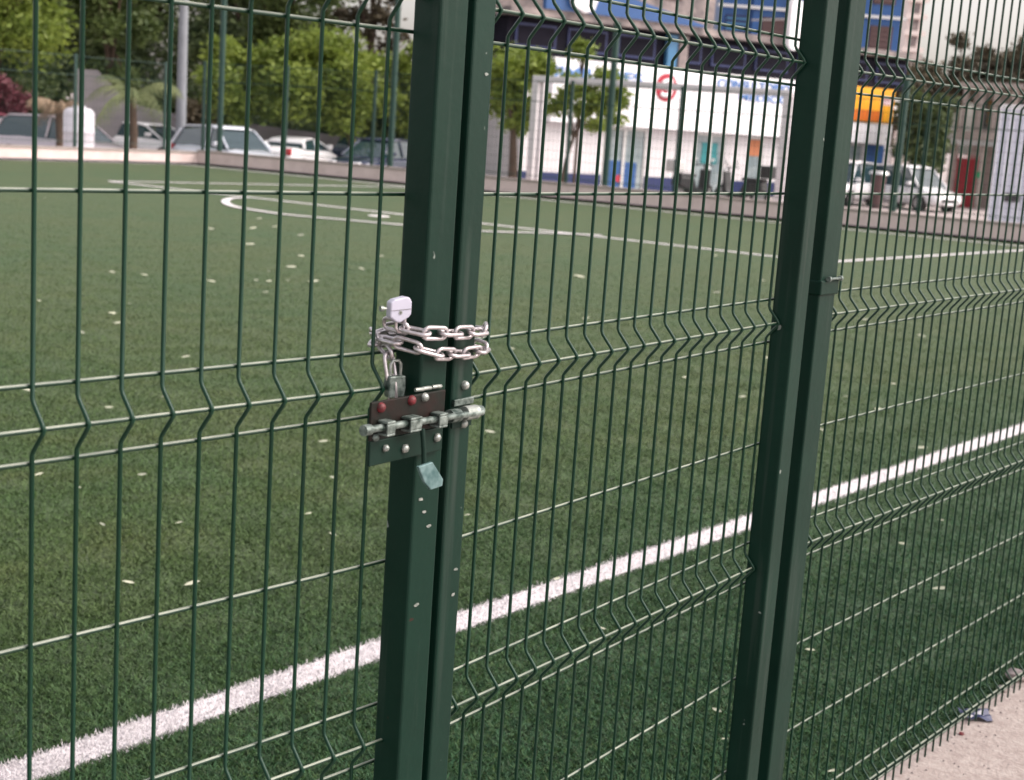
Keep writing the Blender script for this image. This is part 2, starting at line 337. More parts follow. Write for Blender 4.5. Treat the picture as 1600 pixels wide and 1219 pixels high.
# ------------------------------------------------------------------ near fence: two gate leaves and the fixed fence
P0 = Vector((-.1459, 1.8632, 0)); AL, AM, AR = .8499, .9655, .905
G, FO, BU, Z0 = .2, .0822, .023, CAMZ-.1013
WR_ = .0026
def z_of(k, f): return Z0 + G*k + FO*f
levels = []      # (z, b offset)
folds = [z_of(1, 1), z_of(-1, 0), z_of(-3, -1), z_of(-6, -2), z_of(3, 1)+FO]      # upper wire of every fold
straight = [z_of(0, 0), z_of(-2, -1), z_of(-4, -2), z_of(-5, -2), z_of(2, 1)]
ZB, ZT = .022, folds[-1]+.03
for zf in folds: levels += [(zf, 0), (zf-FO*.5086, BU), (zf-FO, 0)]
levels += [(z, 0) for z in straight]
def vertical_mesh():
    pts = [(0, 0, ZB)]
    for zf in sorted(folds):
        pts += [(0, 0, zf-FO+.010), (0, -.003, zf-FO+.015), (0, -BU+.004, zf-FO*.5086-.006), (0, -BU, zf-FO*.5086), (0, -BU+.004, zf-FO*.5086+.006), (0, -.003, zf-.018), (0, 0, zf-.012)]
    pts += [(0, 0, ZT)]
    return MB().tube(pts, WR_, 8).mesh('vertical_wire', M['wire'])
VM = vertical_mesh()
def mesh_panel(root, s0, s1, first, step):
    for (z, b) in levels:
        # horizontal rods lie on the pitch side of the upright wires
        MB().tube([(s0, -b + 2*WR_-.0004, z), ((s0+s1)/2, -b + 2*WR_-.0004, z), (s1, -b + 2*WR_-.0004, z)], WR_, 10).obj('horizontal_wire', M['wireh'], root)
    s = first
    while s < s1-.004:
        if s > s0+.002:
            o = link('vertical_wire', VM, None, root); o.location = (s, 0, 0); o.rotation_euler = (0, random.uniform(-.0006, .0006), 0)
        s += step
def tube_post(name, root, s0, s1, b0, b1, z0, z1, m='post'):
    return MB().box(s0, s1, -b1, -b0, z0, z1).obj(name, M[m], root, bevel=.004, seg=3)
# left leaf
LL = empty('gate_leaf', P0, AL, 'green wire mesh gate leaf with wider mesh, left of the chain, carrying the slide bolt', 'gate', 'two leaves of the pitch gate')
mesh_panel(LL, -1.12, .012, -.312-.0524*15, .0524)
tube_post('gate_frame_tube', LL, -.015, .034, .004, .052, .035, ZT+.06)
tube_post('gate_frame_tube', LL, -1.15, -1.10, .004, .052, .035, ZT+.06)
tube_post('gate_rail', LL, -1.10, -.0155, .004, .052, ZT+.008, ZT+.057)
# right leaf
RL = empty('gate_leaf', P0, AM, 'green wire mesh gate leaf between the chained tubes and the fixed post on its right', 'gate', 'two leaves of the pitch gate')
mesh_panel(RL, .060, 1.13, .19-.05*3, .05)
tube_post('gate_frame_tube', RL, .0475, .0925, .004, .050, .035, ZT+.06)
tube_post('gate_frame_tube', RL, 1.095, 1.148, .004, .052, .035, ZT+.06)
tube_post('gate_rail', RL, .093, 1.0945, .004, .050, ZT+.008, ZT+.057)
# fixed fence to the right
dM = Vector((math.cos(AM), math.sin(AM), 0)); O3 = P0 + dM*1.3
FX = empty('wire_fence', O3, AR, 'green wire mesh fence running away to the right beyond the gate post', 'fence')
mesh_panel(FX, -.085, 2.52, -.11+.018, .05)
PB = tube_post('fence_post', FX, -.094, -.026, .000, .056, .012, 2.75)
tube_post('fence_post', FX, 2.50, 2.565, .004, .062, .012, 2.75)
# clamp with bolt round the fixed post
cl = MB().box(-.098, -.0225, -.0605, .004, CAMZ-.293, CAMZ-.264).obj('clamp', M['post'], FX, bevel=.003)
b_ = MB().tube([(-.075, -.064, CAMZ-.261), (-.018, -.064, CAMZ-.261)], .0028, 8); b_.tube([(-.078, -.064, CAMZ-.261), (-.072, -.064, CAMZ-.261)], .0055, 6); b_.tube([(-.030, -.064, CAMZ-.261), (-.024, -.064, CAMZ-.261)], .0055, 6)
b_.obj('bolt', M['worn'], cl)
# end of the left leaf hangs on a post outside the frame
LP = empty('fence_post', P0 - Vector((math.cos(AL), math.sin(AL), 0))*1.22, AL, 'green square hinge post at the far left end of the gate', 'fence post')
MB().box(-.04, .04, -.056, .010, .012, 2.75).obj('post_tube', M['post'], LP, bevel=.004)
MB().box(-.042, .042, -.058, .012, 2.751, 2.775).obj('post_cap', M['post'], LP, bevel=.004)

# slide bolt on the gate tubes; its frame is the right leaf plane (s, b, z)
latch = empty('latch', (0, 0, 0), AM-AL); latch.parent = LL
def bx(mb, s0, s1, b0, b1, z0, z1): return mb.box(s0, s1, -b1, -b0, CAMZ+z0, CAMZ+z1)
bx(MB(), -.127, .018, .0585, .0625, -.392, -.344).obj('back_plate', M['plate'], latch, bevel=.0015)
bx(MB(), -.125, .018, .0575, .0620, -.424, -.3925).obj('back_plate', M['plate_g'], latch, bevel=.0015)
def rod(mb, pts, r, n=10): return mb.tube([(p[0], -p[1], CAMZ+p[2]) for p in pts], r, n)
bar = rod(MB(), [(-.144, .071, -.374), (-.10, .071, -.375), (.0, .071, -.378), (.088, .071, -.381)], .0046, 12)
rod(bar, [(-.150, .071, -.374), (-.138, .071, -.374)], .0068, 12)
bar.obj('bolt_bar', M['worn'], latch)
for s, z, w in ((-.108, -.375, .015), (-.060, -.376, .022), (-.005, -.378, .017)):
    g = MB(); bx(g, s-w/2, s+w/2, .0635, .080, z+.0052, z+.0085); bx(g, s-w/2, s+w/2, .0772, .0802, z-.0068, z+.0051); bx(g, s-w/2, s+w/2, .0635, .080, z-.0100, z-.0069)
    g.obj('bolt_guide', M['worn'], latch, bevel=.001)
h = rod(MB(), [(-.046, .078, -.384), (-.047, .083, -.41), (-.046, .084, -.432)], .0032, 8); h.obj('handle_rod', M['plate_g'], latch)
tabp = [(-.064, -.428), (-.036, -.426), (-.012, -.452), (-.013, -.461), (-.036, -.462), (-.050, -.450)]
MB().prism([(x, CAMZ+z) for x, z in tabp], -.090, -.085).obj('handle_tab', M['teal'], latch, bevel=.0012)
for (s, z, r, m, n) in ((-.110, -.352, .0066, 'red', 12), (-.052, -.350, .0066, 'red', 12), (-.098, -.404, .0048, 'silver', 6), (-.060, -.410, .006, 'silver', 6), (.004, -.405, .006, 'silver', 6), (-.026, -.349, .006, 'silver', 8), (-.118, -.388, .005, 'worn', 6)):
    rod(MB(), [(s, .0628, z), (s, .0650, z), (s, .0672, z), (s, .0684, z)], [r, r*(1 if n == 6 else .93), r*.72, r*.28], n).obj('bolt_head', M[m], latch, label='bolt head daubed with red paint' if m == 'red' else None)
for s in (-.026, -.012, .008): # pale smears of welding on top of the tube
    rod(MB(), [(s-.010, .0555, -.340), (s, .058, -.3395), (s+.007, .0555, -.3405)], .0028, 6).obj('weld_bead', M['silver'], latch)
kp = empty('keeper', (0, 0, 0)); kp.parent = RL
for s, w, rr in ((.034, .020, .0088), (.068, .026, .0096), (.088, .010, .0072)):
    rod(MB(), [(s-w/2, .0655, -.3795), (s+w/2, .0655, -.3805)], rr, 14).obj('keeper_sleeve', M['silver' if s > .06 and s < .08 else 'worn'], kp, bevel=.001)
bx(MB(), .0485, .091, .0505, .0545, -.372, -.363).obj('keeper_plate', M['worn'], kp, bevel=.001)
bx(MB(), .0485, .091, .0505, .0530, -.402, -.393).obj('keeper_plate', M['plate_g'], kp, bevel=.001)
for s, z in ((.072, -.346), (.074, -.398)):
    rod(MB(), [(s, .0505, z), (s, .0540, z), (s, .0565, z), (s, .0578, z)], [.0062, .006, .0045, .002], 10).obj('bolt_head', M['silver'], kp, bevel=.001)
# paint chips on the tubes
for root, s, z, b in ((LL, .006, -.505, .0525), (LL, .016, -.525, .0525), (LL, -.002, -.487, .0525), (RL, .078, .055, .0505), (RL, .079, -.60, .0505), (RL, .077, -.635, .0505), (LL, .002, -.63, .0525)):
    pts = [(s+.0045*math.cos(t)*random.uniform(.6, 1.3), CAMZ+z+.0022*math.sin(t)*random.uniform(.6, 1.4)) for t in [k*PI/4 for k in range(8)]]
    MB().prism(pts, -b-.0004, -b).obj('paint_chip', M['silver'], root)

# chain: links strung along a path wound twice round the two tubes
d_m = Vector((math.cos(AM), math.sin(AM), 0)); n_m = Vector((math.sin(AM), -math.cos(AM), 0))
def mp(s, b, z): return P0 + d_m*s + n_m*b + Vector((0, 0, CAMZ+z))
ctrl = [(-.036, .004, -.262), (-.034, .030, -.265), (-.026, .056, -.268), (.005, .0635, -.270), (.04, .0640, -.272), (.085, .0630, -.274), (.110, .046, -.274), (.118, .010, -.277), (.106, -.022, -.277), (.06, -.030, -.278), (0, -.030, -.279), (-.030, -.020, -.282),
        (-.037, .008, -.283), (-.034, .040, -.286), (-.012, .0625, -.294), (.02, .0640, -.298), (.055, .0635, -.300), (.088, .0620, -.300), (.112, .045, -.300), (.118, .010, -.298), (.106, -.022, -.290), (.05, -.030, -.292), (0, -.030, -.292), (-.028, -.020, -.292), (-.036, .004, -.296), (-.039, .014, -.312), (-.038, .018, -.335), (-.036, .02, -.36)]
path = catmull([mp(*c) for c in ctrl], 10)
cum = [0.0]
for a, b in zip(path[:-1], path[1:]): cum.append(cum[-1] + (b-a).length)
def along(t):
    t = max(0, min(cum[-1]-1e-6, t)); i = max(k for k in range(len(cum)) if cum[k] <= t); i = min(i, len(path)-2)
    return path[i].lerp(path[i+1], (t-cum[i])/(cum[i+1]-cum[i]))
LNK, RW, PCH = .0380, .0027, .0285
pts = []
for k in range(9): t = PI*k/8 - PI/2; pts.append((LNK/2-.0075 + .0075*math.cos(t), .0075*math.sin(t), 0))
for k in range(9): t = PI*k/8 + PI/2; pts.append((-LNK/2+.0075 + .0075*math.cos(t), .0075*math.sin(t), 0))
LM = MB().tube(pts, RW, 8, closed=True).mesh('link', M['zinc'])
ch = empty('chain', mp(.02, .06, -.28), 0, 'galvanised steel chain wound twice around the two green gate tubes', 'chain')
N = int(cum[-1]/PCH)
for i in range(N):
    c = along((i+.5)*PCH); t = (along((i+1)*PCH) - along(i*PCH)).normalized()
    up = Vector((0, 0, 1)) if abs(t.z) < .8 else n_m
    w = t.cross(up).normalized(); u = w.cross(t).normalized()
    rot = Matrix((t, u, w)).transposed().to_4x4()
    tw_ = (.30 if i % 2 == 0 else PI/2+.25) + random.uniform(-.16, .16)
    o = link('link', LM, None, None); o.matrix_world = Matrix.Translation(c - ch.location) @ rot @ Matrix.Rotation(tw_, 4, 'X'); o.parent = ch
# padlock resting on the chain, against the mesh
def lp(s, b, z): return P0 + Vector((math.cos(AL), math.sin(AL), 0))*s + Vector((math.sin(AL), -math.cos(AL), 0))*b + Vector((0, 0, CAMZ+z))
pk = empty('padlock', lp(-.040, .034, -.245), AL-.25, 'pale lavender padlock resting on the upper turn of chain beside the left tube', 'padlock')
pk.scale = (.88, .88, .88)
pp = [(-.018, .0155), (-.012, .0195), (.006, .0235), (.013, .0220), (.0165, .0160), (.0165, -.002), (.0125, -.0065), (-.001, -.0135), (-.007, -.0130), (-.018, -.0060)]
MB().prism(pp, -.007, .007).obj('lock_body', M['lav'], pk, bevel=.0025, seg=3)
MB().tube([(-.004, 0, -.010), (-.0045, 0, -.022), (.0, 0, -.0275), (.006, 0, -.0275), (.010, 0, -.022), (.0095, 0, -.003)], .0024, 8).obj('shackle', M['zinc'], pk)
MB().prism([(-.0172, .0035), (.0160, .0060), (.0160, .0066), (-.0172, .0041)], -.0078, -.0071).obj('body_seam', M['gwall'], pk)
MB().tube([(-.002, -.0072, .001), (-.002, -.0080, .001)], .0028, 12).obj('keyhole_disc', M['silver'], pk)
MB().box(-.0024, -.0016, -.0086, -.0081, -.001, .003).obj('keyhole', M['black'], pk)
kk = MB().tube([(-.030, 0, .006), (-.021, 0, .006)], .0022, 8); kk.tube([(-.031, 0, .006), (-.026, 0, .006)], .0042, 8); kk.obj('key_pin', M['silver'], pk)
pk2 = empty('padlock', mp(-.036, .022, -.316), AM-.3, 'worn grey padlock hanging from the loose end of the chain', 'padlock')
pk2.scale = (.85, .85, .85)
MB().prism([(-.013, -.045), (.013, -.045), (.015, -.030), (.014, -.012), (-.014, -.012), (-.016, -.028)], -.008, .008).obj('lock_body', M['worn'], pk2, bevel=.002)
MB().tube([(-.009, 0, -.013), (-.009, 0, .004), (-.005, 0, .010), (.005, 0, .010), (.009, 0, .004), (.009, 0, -.013)], .0025, 8).obj('shackle', M['silver'], pk2)

# ------------------------------------------------------------------ dry leaves and scraps on the turf
lfm = []
for k in range(4):
    w = .007+.003*k; l = .035+.006*k
    vs = [(-l, 0, .004), (-l*.3, w, .008), (l*.5, w*.8, .012), (l, 0, .006), (l*.4, -w, .003), (-l*.4, -w*.9, .004), (0, 0, .001)]
    bm_ = MB().add(vs, [(6, 0, 1), (6, 1, 2), (6, 2, 3), (6, 3, 4), (6, 4, 5), (6, 5, 0)], 0, True); lfm.append(bm_.mesh('dry_leaf', M['leafpale']))
leaf_px = [(70,308),(118,296),(60,470),(175,425),(202,475),(225,430),(330,356),(405,340),(430,353),(395,355),(470,366),(390,380),(420,422),(470,398),(455,415),(400,438),(420,440),(450,438),(330,440),(490,440),(415,457),(565,418),(595,398),(645,408),(175,490),(128,520),(185,505),(45,610),(255,620),(290,558),(170,637),(222,742),(60,742),(122,762),(505,690),(520,746),(482,803),(520,835),(300,912),(200,910),(160,820),(280,817),(650,410),(905,430),(915,498),(1070,590),(800,545),(765,675),(1118,398),(1190,437),(1120,455),(1160,620),(1322,620),(1372,640),(1350,500),(1440,525),(1470,813),(1410,850),(1468,920),(1120,1110),(1132,1155),(1300,1205),(870,905),(940,982),(730,805),(1285,672),(1200,560),(1440,700),(1265,1016),(1395,600)]
for i, (x, y) in enumerate(leaf_px):
    p = gnd(x, y, .022); o = link('dry_leaf', lfm[i % 4], None, None, label='small pale dry leaf lying flat on the green turf', cat='leaf', group='dry leaves scattered on the turf')
    sc = (.38 + .45*random.random()) * min(1.8, .35+p.y/12); o.location = (p.x, p.y, .022 if p.y < 14 else .006); o.rotation_euler = (random.uniform(.05, .3), random.uniform(-.2, .2), random.uniform(-.8, .8)); o.scale = (sc, sc, sc)
# litter where the fence meets the path
def rock(r, sq=.6):
    bm = bmesh.new(); bmesh.ops.create_icosphere(bm, subdivisions=2, radius=r)
    for v in bm.verts: v.co *= random.uniform(.8, 1.15); v.co.z *= sq
    me = bpy.data.meshes.new('stone'); bm.to_mesh(me); bm.free(); return me
for (x, y, r, m, nm, lb, ct) in ((1588, 1062, .035, 'ledge', 'stone', 'larger grey stone at the foot of the fence near the right edge', 'stone'), (1566, 1080, .018, 'ledge', 'stone', 'small brownish stone beside the larger grey stone under the fence', 'stone'), (1502, 1148, .008, 'red', 'bottle_cap', 'tiny red bottle cap on the pinkish path below the fence', 'bottle cap')):
    p = gnd(x, y, .012); o = link(nm, rock(r), M[m], None, label=lb, cat=ct); o.location = (p.x, p.y, .012+r*.4)
gr = MB()
for i in range(900):
    a_ = random.uniform(1.5, 8); b_ = -1.37 - (a_-1.5)*.018 + random.expovariate(9 if i % 3 else 1.5); q = fld(a_, b_, .012); rr = random.uniform(.0015, .0055)
    c_ = [(q.x+rr*math.cos(t)*random.uniform(.6, 1.3), q.y+rr*math.sin(t)*random.uniform(.6, 1.3), .0125) for t in (0, 1.3, 2.5, 3.8, 5.1)]
    gr.add(c_ + [(q.x, q.y, .0125+rr*random.uniform(.6, 1.2))], [(0, 1, 5), (1, 2, 5), (2, 3, 5), (3, 4, 5), (4, 0, 5)])
gr.obj('grit', M['ledge'], None, kind='stuff')
p = gnd(1525, 1122, .012)
wr = MB(); 
gw = [[(i*.022-.045, j*.016-.03, .012+random.uniform(0, .022)) for i in range(5)] for j in range(5)]
wr.add([q for r_ in gw for q in r_], [(j*5+i, j*5+i+1, j*5+i+6, j*5+i+5) for i in range(4) for j in range(4)], 0, False)
for k in (5, 10): wr.mi[k] = 1
o = wr.obj('wrapper', [mat('blue_wrapper_foil', (.006, .014, .07), .4), M['white']], None, label='crumpled dark blue and white wrapper under the fence on the path', cat='litter'); o.location = (p.x, p.y, 0)

# ------------------------------------------------------------------ far walls of the pitch with fences on them
def wall_run(name, A, B, h, label):
    root = empty(name, A, math.atan2(B.y-A.y, B.x-A.x), label, 'wall'); Ln = (B-A).length
    MB().box(0, Ln, 0, .20, -.69, h-.05).obj('wall_body', M['wall'], root)
    MB().box(0, Ln, -.02, .22, h-.048, h).obj('coping', M['path'], root, bevel=.008)
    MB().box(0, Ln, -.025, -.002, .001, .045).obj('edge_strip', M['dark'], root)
    return root
wall_run('low_wall', WL, WC, .32, 'low pinkish plastered wall behind the far touchline, left of the corner')
wall_run('low_wall', WC, WR, .36, 'low pinkish plastered wall behind the goal, running to the right edge')
def far_fence(name, A, B, h, spacing, label, phase=0.0):
    root = empty(name, A, math.atan2(B.y-A.y, B.x-A.x), label, 'fence'); Ln = (B-A).length
    x = phase
    while x <= Ln:
        MB().box(x-.03, x+.03, .04, .10, .33, h+.05).obj('post', M['far_green'], root)
        if x+spacing <= Ln:
            w = MB(); k = x+.05
            while k < x+spacing-.03: w.tube([(k, .03, .40), (k, .03, h)], .0026, 3, cap=False, sm=False); k += .1
            for z in np.arange(.42, h-.05, .2): w.tube([(x, .027, float(z)), (x+spacing, .027, float(z))], .003, 3, cap=False, sm=False)
            w.obj('mesh_panel', M['far_green'], root, kind='stuff')
            for z in (.46, h-.42, h): MB().tube([(x, .02, z), (x+spacing, .02, z)], .009, 4).obj('rail', M['far_green'], root)
        x += spacing
    return root
far_fence('mesh_fence', WL, WC, 2.35, 2.5, 'green mesh fence on the low wall behind the far touchline', .55)
far_fence('mesh_fence', WC, WR, 2.45, 2.5, 'green mesh fence on the low wall behind the goal', .1)
def on_wall(x):
    q = ray(x, 260); best = None
    for A, B in ((WL, WC), (WC, WR)):
        d = (B-A).normalized(); n = Vector((-d.y, d.x, 0)); A2 = A + n*.30
        m_ = np.array([[q.x, -d.x], [q.y, -d.y]]); t, s = np.linalg.solve(m_, np.array([A2.x, A2.y]))
        if 0 <= s <= (B-A).length: best = Vector((q.x*t, q.y*t, 0))
    return best
for i, (x, yb, top, lb) in enumerate(((342, 258, 8.0, 'tall teal net pole in front of the parked silver car'), (609, 281, 8.0, 'tall teal net pole nearest the chained gate tubes'), (947, 316, 3.7, 'tall green pole standing before the white shop door'), (1402, 366, 2.9, 'tall green pole behind the far wall, left of the white car'))):
    p = on_wall(x); e = empty('net_pole', (p.x, p.y, .0), 0, lb, 'pole'); MB().cyl((0, 0, -.69), (0, 0, top), .07, 12).obj('pole_tube', M['far_green'], e); MB().cyl((0, 0, top+.001), (0, 0, top+.04), .08, 12).obj('pole_cap', M['far_green'], e)

# ------------------------------------------------------------------ goal
gp = gnd(826, 304); ge = ed; go = empty('goal', gp, math.atan2(ge.y, ge.x)+.16, 'white football goal with square frame in front of the shop', 'goal')
GW, GH, GD = 5.5, 2.52, .42
MB().box(-.07, .07, -.07, .07, 0, GH-.071).obj('goal_post', M['goal'], go, bevel=.01); MB().box(GW-.07, GW+.07, -.07, .07, 0, GH-.071).obj('goal_post', M['goal'], go, bevel=.01)
MB().box(-.07, GW+.07, -.07, .07, GH-.07, GH+.07).obj('crossbar', M['goal'], go, bevel=.01)
for x in (0, GW):
    MB().box(x-.065, x+.065, GD-.065, GD+.065, 0, GH-.066).obj('rear_post', M['goal'], go, bevel=.01)
    MB().box(x-.065, x+.065, .071, GD+.065, GH-.065, GH+.065).obj('side_bar', M['goal'], go, bevel=.01)
MB().box(.046, GW-.046, GD-.03, GD+.03, .0, .06).obj('ground_bar', M['goal'], go)

# ------------------------------------------------------------------ shop building; its own frame: x along the facade, y into the building
SA = Vector((.2, 52.4, -.7)); sdir = Vector((9.6, 6.4, 0)).normalized()
SH = empty('shop_building', SA, math.atan2(sdir.y, sdir.x), 'white corner pharmacy with navy base, lettered fascia and dark upper storey', 'building')
SL = 18.0                                      # facade length
def sx(px, off=0.0, py=250):                             # coordinate along the facade (or a plane `off` in front of it) for a photo column
    O_ = SA + Vector((-sdir.y, sdir.x, 0))*off; r = ray(px, py); A_ = np.array([[r.x, -sdir.x], [r.y, -sdir.y]]); t, s = np.linalg.solve(A_, np.array([O_.x, O_.y])); return float(s)
openings = [(sx(940), sx(1009), 0.0, 2.32), (sx(1084), sx(1133), 0, 2.32), (sx(1166), sx(1192), 0, 2.32), (sx(1322), sx(1348), .5, 2.32)]
SL = sx(1392); XL = sx(812); XU = sx(786, 0, 80)
xs = [XL]
H0, H1 = 2.32, 4.55
def wall_piece(a, b, z0=0, z1=H0):
    if b-a < .05: return
    MB().box(a, b, 0, .25, z0+.56, z1).obj('wall', M['white'], SH); MB().box(a, b, -.03, .25, z0, .555).obj('base_band', M['navy'], SH)
cur = xs[0]
for a, b, z0, z1 in openings: wall_piece(cur, a); cur = b
wall_piece(cur, SL)
MB().box(XL, SL, .26, 3.2, 0, H1-.01).obj('interior_block', M['white'], SH)
for i, (a, b, z0, z1) in enumerate(openings):
    d = empty('door' if i < 3 else 'window', (a, .02, z0)); d.parent = SH; w = b-a; hgt = z1-z0
    fr = MB(); fr.box(0, .09, 0, .12, 0, hgt); fr.box(w-.09, w, 0, .12, 0, hgt); fr.box(.09, w-.09, 0, .12, hgt-.10, hgt); fr.box(.09, w-.09, 0, .12, 0, .08)
    if w > 1.4: fr.box(w/2-.06, w/2+.06, 0, .12, .081, hgt-.101)
    fr.obj('frame', M['alu'], d)
    MB().box(.09, w-.09, .05, .08, .08, hgt-.10).obj('pane', M['shopglass'], d)
    if i == 0:
        MB().box(.12, w/2-.07, .035, .049, .08, 1.1).obj('poster', M['blue'], d); MB().box(w/2+.07, w/2+.65, .035, .049, .08, 1.05).obj('poster', M['blue'], d)
        for k in range(5): MB().box(.15, w-.15, .10, .22, 1.15+k*.22, 1.18+k*.22).obj('shelf', M['white'], d)
        MB().cyl((w*.42, .025, .45), (w*.42, .034, .45), .14, 14).obj('sticker', M['signred'], d)
    if i == 1: MB().box(w*.25, w*.75, .03, .049, 1.15, 1.95).obj('poster', M['teals'], d)
    if i == 2: MB().box(.10, w-.10, .03, .049, 1.55, 2.18).obj('poster', M['orange'], d)
MB().box(sx(1350), sx(1378), -.05, -.003, 0, 2.3).obj('pilaster', M['blue'], SH)
for k in range(12):
    xj = XL+.6+k*1.5
    if all(not (a-.1 < xj < b+.1) for a, b, _, _ in openings): MB().box(xj, xj+.03, -.012, -.001, .57, H0-.02).obj('joint_strip', M['alu'], SH)
# fascia in panels
fx0, fx1 = sx(862, -.45, 150), sx(1318, -.45, 180); npan = 9
for k in range(npan):
    a = fx0+(fx1-fx0)*k/npan; b = fx0+(fx1-fx0)*(k+1)/npan
    MB().box(a+.008, b-.008, -.45, -.001, H0+.02, H1).obj('fascia_panel', M['fascia'], SH)
MB().box(XL, fx0, -.12, -.001, H0+.02, H1-.15).obj('fascia_panel', M['white'], SH)
MB().box(fx1+.02, sx(1396, -.45, 180), -.45, -.001, H0+.02, H0+.83).obj('fascia_panel', M['fascia'], SH)
ys = MB().box(fx1+.02, sx(1396, -.5, 170), -.50, -.001, H0+.86, H1+.02).obj('yellow_sign', M['yellow'], SH)
MB().box(fx1+.03, sx(1380, -.5, 170), -.508, -.5005, H0+.92, H0+1.35).obj('sign_band', M['oband'], ys)
MB().box(sx(1376, -.5, 170), sx(1391, -.5, 170), -.508, -.5005, H0+1.60, H0+1.95).obj('sign_tag', M['fascia'], ys)
for k in range(3): MB().box(sx(1377, -.5, 170), sx(1390, -.5, 170), -.514, -.5085, H0+1.64+k*.11, H0+1.68+k*.11).obj('sign_line', M['signred'], ys)
for k in range(3): MB().box(sx(1396, -.5, 170)+.01, sx(1396, -.5, 170)+.35, -.48, -.30, H0+1.15+k*.32, H0+1.28+k*.32).obj('sign_fin', M['fascia'], SH)
def letters(txt, px0, px1, ztop, zbot, y=-.452, m='letter', parent=SH, bold=.012):
    me = text_mesh(txt, 1.0, .02, bold); xs_ = [v.co.x for v in me.vertices]; ys_ = [v.co.y for v in me.vertices]
    x0, x1 = sx(px0, -.45, 122), sx(px1, -.45, 122); fx = (x1-x0)/(max(xs_)-min(xs_)); fz = (ztop-zbot)/(max(ys_)-min(ys_)); mx_, my_ = min(xs_), min(ys_)
    for v in me.vertices: v.co = Vector((x0+(v.co.x-mx_)*fx, y - v.co.z - .02, zbot+(v.co.y-my_)*fz))
    me.materials.clear(); return link('lettering', me, M[m], parent)
def sz(px, py, off=-.45):                      # height on the fascia plane for a photo pixel, in the building frame
    O_ = SA + Vector((-sdir.y, sdir.x, 0))*off; r = ray(px, py); A_ = np.array([[r.x, -sdir.x], [r.y, -sdir.y]]); t, s = np.linalg.solve(A_, np.array([O_.x, O_.y])); return float(t*r.z+CAMZ+.7)
letters('SIMILARES', 858, 1003, sz(960, 111), sz(960, 128))
letters('CONSULTORIO', 1122, 1236, sz(1180, 128), sz(1180, 142))
letters('MEDICO', 1157, 1236, sz(1190, 148), sz(1190, 159))
# round red emblem with a white curved stroke
lc = (sx(1041, -.45, 137), sz(1041, 137)); R_ = .50
em = MB().prism([(lc[0]+R_*math.cos(t), lc[1]+R_*math.sin(t)) for t in [k*2*PI/28 for k in range(28)]], -.475, -.451).obj('emblem', M['signred'], SH)
sw = [(lc[0]+R_*x, -.478, lc[1]+R_*z) for x, z in ((.45, .42), (.1, .52), (-.35, .35), (-.30, .02), (.25, -.12), (.35, -.40), (-.1, -.58), (-.55, -.45))]
MB().tube(catmull(sw, 5), .085, 6).obj('emblem_stroke', M['fascia'], em)
# dark upper storey behind a projecting roof
MB().box(XU, SL+.1, -.2, 3.0, H1+.02, H1+1.25).obj('upper_wall', M['dark'], SH)
for k in range(9):
    a = XU+.3+k*2.2
    wv = MB().box(a, a+1.7, -.26, -.201, H1+.25, H1+1.05).obj('window', M['navy'], SH)
    MB().box(a+.08, a+1.62, -.275, -.261, H1+.33, H1+.97).obj('pane', M['dark'], wv)
MB().box(XU-.3, SL+.3, -.8, 3.2, H1+1.27, H1+1.52).obj('ledge', M['ledge'], SH)
MB().box(sx(1062, -.5, 80), sx(1075, -.5, 80), -.5, -.28, H1+.03, H1+1.2).obj('column', M['ledge'], SH)
MB().box(sx(1045, -.5, 80), sx(1060, -.5, 80), -.45, -.28, H1+.03, H1+1.2).obj('hanging_banner', M['bluel'], SH)
# blue sign strip on the roof edge with a big white figure
MB().prism([(sx(850, -.8, 25), H1+1.55), (sx(1100, -.8, 25), H1+1.55), (sx(1100, -.8, 25), H1+1.62), (sx(985, -.8, 25), H1+2.25), (sx(930, -.8, 25), H1+2.75), (sx(845, -.8, 25), H1+3.6)], -.9, -.7).obj('roof_sign', M['blue'], SH)
ws = [(sx(884, -1.0, 20), 3.9), (sx(881, -1.0, 20), 3.0), (sx(886, -1.0, 20), 2.2), (sx(893, -1.0, 20), 1.7), (sx(912, -1.0, 20), 1.52), (sx(926, -1.0, 20), 1.62), (sx(933, -1.0, 20), 2.1), (sx(927, -1.0, 20), 2.7), (sx(917, -1.0, 20), 3.1), (sx(915, -1.0, 20), 3.9)]
MB().prism([(x, H1+z) for x, z in ws], -1.12, -.92).obj('roof_sign_figure', M['fascia'], SH, bevel=.05)
# third storey, rough grey facade
MB().box(XU-.2, sx(1116, 1.2, 30), 1.2, 3.2, H1+1.53, H1+9).obj('upper_facade', M['ledge'], SH)
for k in range(4):
    a = XU+.4+k*2.3
    for z in (2.6, 5.2):
        w_ = MB().box(a, a+1.3, 1.15, 1.199, H1+z, H1+z+1.2).obj('window', M['brown'], SH); MB().box(a+.08, a+1.22, 1.12, 1.149, H1+z+.08, H1+z+1.12).obj('pane', M['glass'], w_)
# hanging capsule sign on a bracket
cap = [(sx(1240, -1.2, 45)+.33*math.cos(t), H1+2.0+(.62 if math.sin(t) > 0 else -.62)+.33*math.sin(t)) for t in [k*2*PI/24 for k in range(24)]]
MB().prism(cap, -1.35, -1.05).obj('capsule_sign', M['fascia'], SH, bevel=.03)
MB().box(sx(1240, -1.2, 45)-.03, sx(1240, -1.2, 45)+.03, -1.04, 1.19, H1+2.2, H1+2.26).obj('sign_bracket', M['alu'], SH)

